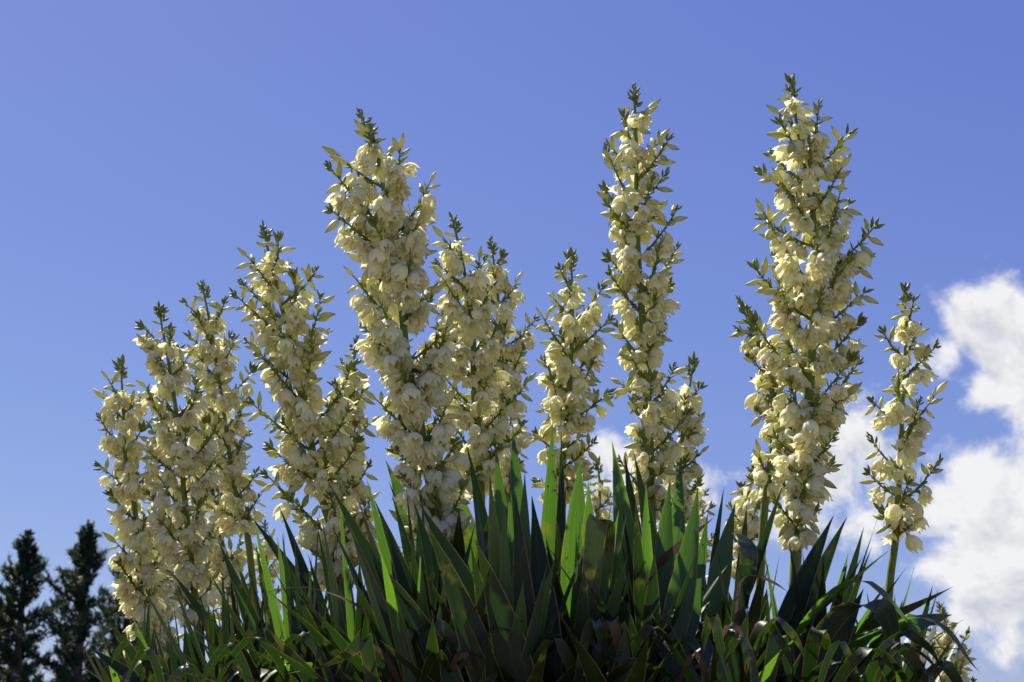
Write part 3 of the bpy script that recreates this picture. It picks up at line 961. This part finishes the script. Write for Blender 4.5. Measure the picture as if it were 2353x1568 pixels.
# leaves that stand out one by one: plant, tip, foot, width (picture units), depth, sideways bow, facing turn, material
HERO = [
    (1, (1178, 978), (1196, 1500), 62, 3.30, 8, .1, 0), (1, (1138, 1018), (1168, 1500), 56, 3.36, 8, -.2, 0),
    (1, (1206, 1085), (1200, 1520), 50, 3.28, 0, .3, 0), (4, (1270, 972), (1262, 1470), 54, 3.40, -4, .1, 0),
    (4, (1290, 990), (1280, 1470), 36, 3.42, 4, .6, 2), (4, (1334, 1050), (1325, 1500), 78, 3.26, -12, .0, 0),
    (4, (1352, 1105), (1352, 1540), 66, 3.22, 6, -.1, 0), (2, (1406, 1012), (1450, 1460), 66, 3.45, 14, .1, 0),
    (2, (1456, 1038), (1520, 1440), 46, 3.50, 8, .3, 2), (2, (1434, 1040), (1480, 1440), 40, 3.52, 6, -.3, 2),
    (2, (1566, 1048), (1545, 1470), 56, 3.45, -4, .15, 0), (2, (1540, 1100), (1512, 1520), 62, 3.28, -8, .0, 0),
    (2, (1604, 1118), (1520, 1560), 70, 3.24, 16, -.2, 0), (2, (1626, 1180), (1548, 1560), 52, 3.22, 16, .2, 0),
    (3, (886, 1058), (1030, 1500), 86, 3.66, 30, .1, 0), (3, (893, 1105), (1010, 1520), 40, 3.70, 20, .5, 2),
    (1, (1006, 1032), (1120, 1500), 92, 3.64, 26, .1, 0), (1, (1072, 1022), (1150, 1500), 46, 3.60, 16, .3, 2),
    (1, (964, 1158), (1180, 1660), 92, 3.02, 40, .1, 2), (1, (1092, 1240), (1215, 1700), 90, 3.00, 26, .0, 2),
    (1, (978, 1200), (1150, 1700), 78, 2.98, 30, .1, 2), (1, (1222, 1140), (1262, 1680), 80, 3.08, 12, .0, 2),
    (1, (1185, 1130), (1230, 1660), 62, 3.05, -6, .1, 2), (3, (756, 1112), (980, 1660), 62, 3.05, 50, .2, 2),
    (3, (860, 1148), (1010, 1660), 56, 3.05, 34, .2, 2), (3, (900, 1135), (1000, 1620), 44, 3.12, 26, -.3, 2),
    (3, (950, 1150), (1060, 1660), 60, 3.08, 26, .1, 2), (3, (870, 1290), (1080, 1700), 70, 2.98, 40, .0, 2),
    (6, (1946, 1188), (1800, 1560), 56, 3.35, -20, .2, 2), (6, (1916, 1184), (1770, 1560), 60, 3.38, -20, -.3, 2),
    (6, (1985, 1275), (1850, 1560), 30, 3.40, -20, .6, 1), (6, (2052, 1258), (1800, 1470), 36, 3.35, -20, .9, 1),
    (9, (2192, 1347), (1860, 1480), 50, 3.40, 36, .7, 2), (9, (1985, 1352), (1850, 1600), 60, 3.15, 10, .2, 2),
    (5, (1664, 1118), (1622, 1400), 24, 3.6, -6, .7, 1), (5, (1690, 1155), (1630, 1450), 56, 3.5, -10, .2, 0),
    (5, (1716, 1160), (1690, 1450), 34, 3.6, 0, .5, 2), (5, (1800, 1110), (1660, 1480), 36, 3.55, 10, .5, 2),
    (8, (250, 1430), (400, 1640), 40, 3.55, 14, .1, 2), (8, (205, 1488), (380, 1640), 44, 3.45, 24, .2, 2),
    (8, (390, 1310), (560, 1560), 36, 3.7, 10, .3, 2), (7, (575, 1185), (780, 1500), 42, 3.6, 20, .3, 2),
    (7, (640, 1160), (760, 1520), 30, 3.6, 14, .2, 2), (7, (612, 1215), (760, 1560), 36, 3.55, 18, -.2, 2),
    (7, (500, 1240), (640, 1600), 40, 3.6, 14, .0, 2), (8, (320, 1500), (470, 1680), 42, 3.4, 16, .0, 2),
    (10, (660, 1420), (850, 1640), 40, 3.15, 12, .1, 2), (10, (700, 1385), (860, 1640), 38, 3.1, 12, .2, 2),
    (10, (610, 1440), (800, 1680), 44, 3.05, 14, .0, 2),
]
rh = random.Random(77)
for (k, tip, foot, wpx, Y, bow, turn, mi) in HERO:
    ppm = FPX / Y
    a, c = at(foot[0], foot[1], Y), at(tip[0], tip[1], Y + rh.uniform(-.05, .12))
    b = (a + c) / 2 + Vector((bow / ppm, rh.uniform(-.03, .03), 0))
    N = 12
    side = Vector((math.cos(turn), math.sin(turn), 0))
    add_leaf(F[k], [bez(a, b, c, i / (N - 1)) for i in range(N)], side, wpx / ppm * .95, (M_LEAF, M_LEAFB, M_LEAF_SHADED)[mi],
             fold=rh.uniform(.12, .4), wave=.012, rg=rh, base_w=.7, twist=rh.gauss(0, .15))

# bent, hanging and dry leaves seen singly: plant, picture points along the leaf, width, depth, facing, material
BENT = [
    (4, [(1345, 1500), (1362, 1300), (1372, 1205), (1385, 1195), (1398, 1215), (1400, 1300), (1402, 1395)], 46, 3.2, .1, 1),
    (9, [(1830, 1560), (1930, 1410), (2010, 1395), (2040, 1420), (2060, 1500), (2080, 1600)], 54, 3.2, .2, 1),
    (6, [(1800, 1500), (1870, 1400), (1940, 1340), (2010, 1345), (2080, 1420), (2140, 1500)], 34, 3.25, .8, 0),
    (9, [(1940, 1600), (2050, 1440), (2120, 1420), (2180, 1450), (2230, 1520), (2262, 1556)], 24, 3.35, .8, 0),
    (9, [(1860, 1600), (1960, 1480), (2070, 1440), (2140, 1425), (2190, 1412)], 56, 3.4, .5, 0),
    (9, [(1960, 1620), (2060, 1500), (2170, 1490), (2240, 1496)], 30, 3.4, .8, 2),
    (10, [(860, 1600), (840, 1470), (800, 1500), (740, 1530), (640, 1552)], 40, 3.0, .9, 1),
    (10, [(890, 1560), (850, 1420), (740, 1358), (660, 1352), (600, 1366)], 24, 3.2, .8, 2),
    (6, [(1690, 1480), (1700, 1340), (1740, 1325), (1780, 1340), (1812, 1362)], 18, 3.25, .7, 2),
    (2, [(1420, 1400), (1500, 1310), (1580, 1240), (1640, 1190)], 36, 3.4, .6, 2),
    (6, [(1700, 1400), (1720, 1280), (1705, 1235), (1680, 1225)], 40, 3.4, .3, 1),
]
# the tangle low in the clump: old leaves that arch over and hang, many of them dry
ra = random.Random(202)
FOOT = [(430, 8), (560, 17), (700, 7), (840, 10), (980, 3), (1170, 1), (1330, 4), (1490, 2), (1700, 5), (1880, 6), (2060, 9)]
for i in range(64):
    x0 = ra.uniform(330, 2120)
    k = min(FOOT, key=lambda q: abs(q[0] - x0))[1]
    sg = ra.choice((-1, 1)) if 900 < x0 < 1750 else (-1 if x0 <= 900 else 1)
    dx = sg * ra.uniform(50, 200)
    top = ra.uniform(1400, 1540) if 900 < x0 < 1900 else ra.uniform(1450, 1550)
    hang = top + ra.uniform(50, 190)
    pts = [(x0, 1640), (x0 + dx * .25, (1640 + top * 2) / 3), (x0 + dx * .55, top), (x0 + dx * .82, top + (hang - top) * .25), (x0 + dx, top + (hang - top) * .6), (x0 + dx * 1.08, hang)]
    narrow = x0 < 880
    BENT.append((k, pts, ra.uniform(13, 22) if narrow else ra.uniform(18, 34), ra.uniform(2.98, 3.15) if not narrow else ra.uniform(3.1, 3.5), ra.uniform(.1, 1.1) * ra.choice((-1, 1)), ra.choice((1, 3, 3, 1, 3, 3, 2))))
for (k, pp, wpx, Y, turn, mi) in BENT:
    ppm = FPX / Y
    n = len(pp)
    P3 = [at(x, y, Y - .10 * math.sin(math.pi * min(1.0, i / (n - 1) * 1.2))) for i, (x, y) in enumerate(pp)]
    ext = [P3[0] * 2 - P3[1]] + P3 + [P3[-1] * 2 - P3[-2]]
    sp = []
    for i in range(1, n):
        a, b, c, d = ext[i - 1:i + 3]
        for q in range(3):
            t = q / 3
            sp.append(.5 * ((2 * b) + (c - a) * t + (2 * a - 5 * b + 4 * c - d) * t * t + (3 * b - a - 3 * c + d) * t ** 3))
    sp.append(P3[-1])
    side = Vector((math.cos(turn), math.sin(turn), 0))
    add_leaf(F[k], sp, side, wpx / ppm * (.7 if mi == 2 else 1.1), (M_LEAF, M_LEAFB, M_DEAD, M_LEAF_SHADED)[mi], 'dead_leaf' if mi == 2 else 'leaf',
             fold=rh.uniform(-.2, .2), wave=.02, rg=rh, base_w=.8, twist=rh.gauss(0, .1))

# ------------------------------------------------------------------ the bee
def bee():
    # it clings to the flower of the biggest spike that is in view nearest to its place
    bpy.context.view_layer.update()
    dg = bpy.context.evaluated_depsgraph_get()
    best = None
    mine = set(o.name for o in S[6].children_recursive)
    for dx in range(-32, 33, 8):
        for dy in range(-32, 33, 8):
            d = ray(962 + dx, 849 + dy).normalized()
            hit, loc, nrm, _, ob, _ = SC.ray_cast(dg, CAM, d)
            if hit and ob.name in mine and ob.name.startswith('flower') and 'stem' not in ob.name:
                nrm = nrm if nrm.dot(d) < 0 else -nrm
                sc = math.hypot(dx, dy) + 30 * (1 + nrm.dot(d)) + 12 * abs(nrm.z - .3)
                near = (loc - CAM).length - .012
                for ex, ey in ((-11, -9), (11, 9), (11, -6), (-11, 6), (0, 12), (0, -12)):
                    h2, l2 = SC.ray_cast(dg, CAM, ray(962 + dx + ex, 849 + dy + ey).normalized())[:2]
                    if h2 and (l2 - CAM).length < near:
                        sc += 25
                if best is None or sc < best[0]:
                    best = (sc, loc, nrm)
    p, zax = best[1] + best[2] * .0075, best[2]
    xax = Vector((.75, 0, -.66))
    xax = (xax - zax * xax.dot(zax)).normalized()
    root = link('bee', None)
    root.matrix_basis = Matrix.Translation(p) @ Matrix((xax, zax.cross(xax), zax)).transposed().to_4x4() @ Matrix.Scale(1.5, 4)
    tag(root, 'small black bee with folded amber wings on the biggest cream spike', 'bee')
    mk, t = new_mat('black_bee_fur')
    oc = t.n('ShaderNodeTexCoord').outputs['Object']
    finish(t, t.mix(t.noise(oc, 400, 2), (.006, .006, .008), (.02, .018, .018)), None, 0, .5, .4, t.noise(oc, 900, 2), .6, .001)
    mo, t = new_mat('rusty_bee_tail')
    finish(t, t.mix(t.noise(t.n('ShaderNodeTexCoord').outputs['Object'], 500, 2), (.06, .018, .010), (.02, .008, .006)), None, 0, .6, .3)
    mw_, t = new_mat('amber_bee_wing')
    finish(t, t.mix(t.noise(t.n('ShaderNodeTexCoord').outputs['Object'], 300, 2), (.20, .12, .06), (.30, .2, .1)), (.3, .2, .1), .5, .3, .5)
    mb = MB()
    # head, thorax, waist and abdomen as one lathe along x
    prof = [(-.0105, .0006), (-.0095, .0022), (-.0078, .0027), (-.0062, .0018), (-.005, .0030), (-.0025, .0040), (0, .0036), (.0014, .0020), (.0032, .0036), (.0065, .0042), (.0095, .0032), (.0120, .0006)]
    P = [[(x, r * math.cos(a), r * .9 * math.sin(a)) for a in [2 * math.pi * k / 10 for k in range(10)]] for x, r in prof]
    UV = [[(k / 10, i / 11) for k in range(10)] for i in range(12)]
    mb.grid(P, UV, 0, True)
    for i, f in enumerate(mb.f):
        if i >= 90:
            mb.mi[i] = 1
    link('body', mb.mesh('bee_body', [mk, mo]), root)
    for s in (-1, 1):
        wb = MB()
        wb.blade((-.001, s * .0022, .0032), (1, s * .30, .22), (0, -.2 * s, 1), .0125, .0048, 0)
        link('wing', wb.mesh('bee_wing', [mw_]), root)
        for x in (-.004, -.0018, .0008):
            lb = MB()
            lb.tube([(x, s * .002, -.002), (x - .001, s * .0048, -.0045), (x + .0005, s * .0052, -.0085)], [.0006, .0005, .0003], 0, 4)
            link('leg', lb.mesh('bee_leg', [mk]), root)
        ab = MB()
        ab.tube([(-.0098, s * .001, .001), (-.012, s * .0022, .0022), (-.0138, s * .003, .0008)], [.0003, .0003, .0002], 0, 4)
        link('antenna', ab.mesh('bee_antenna', [mk]), root)


bee()
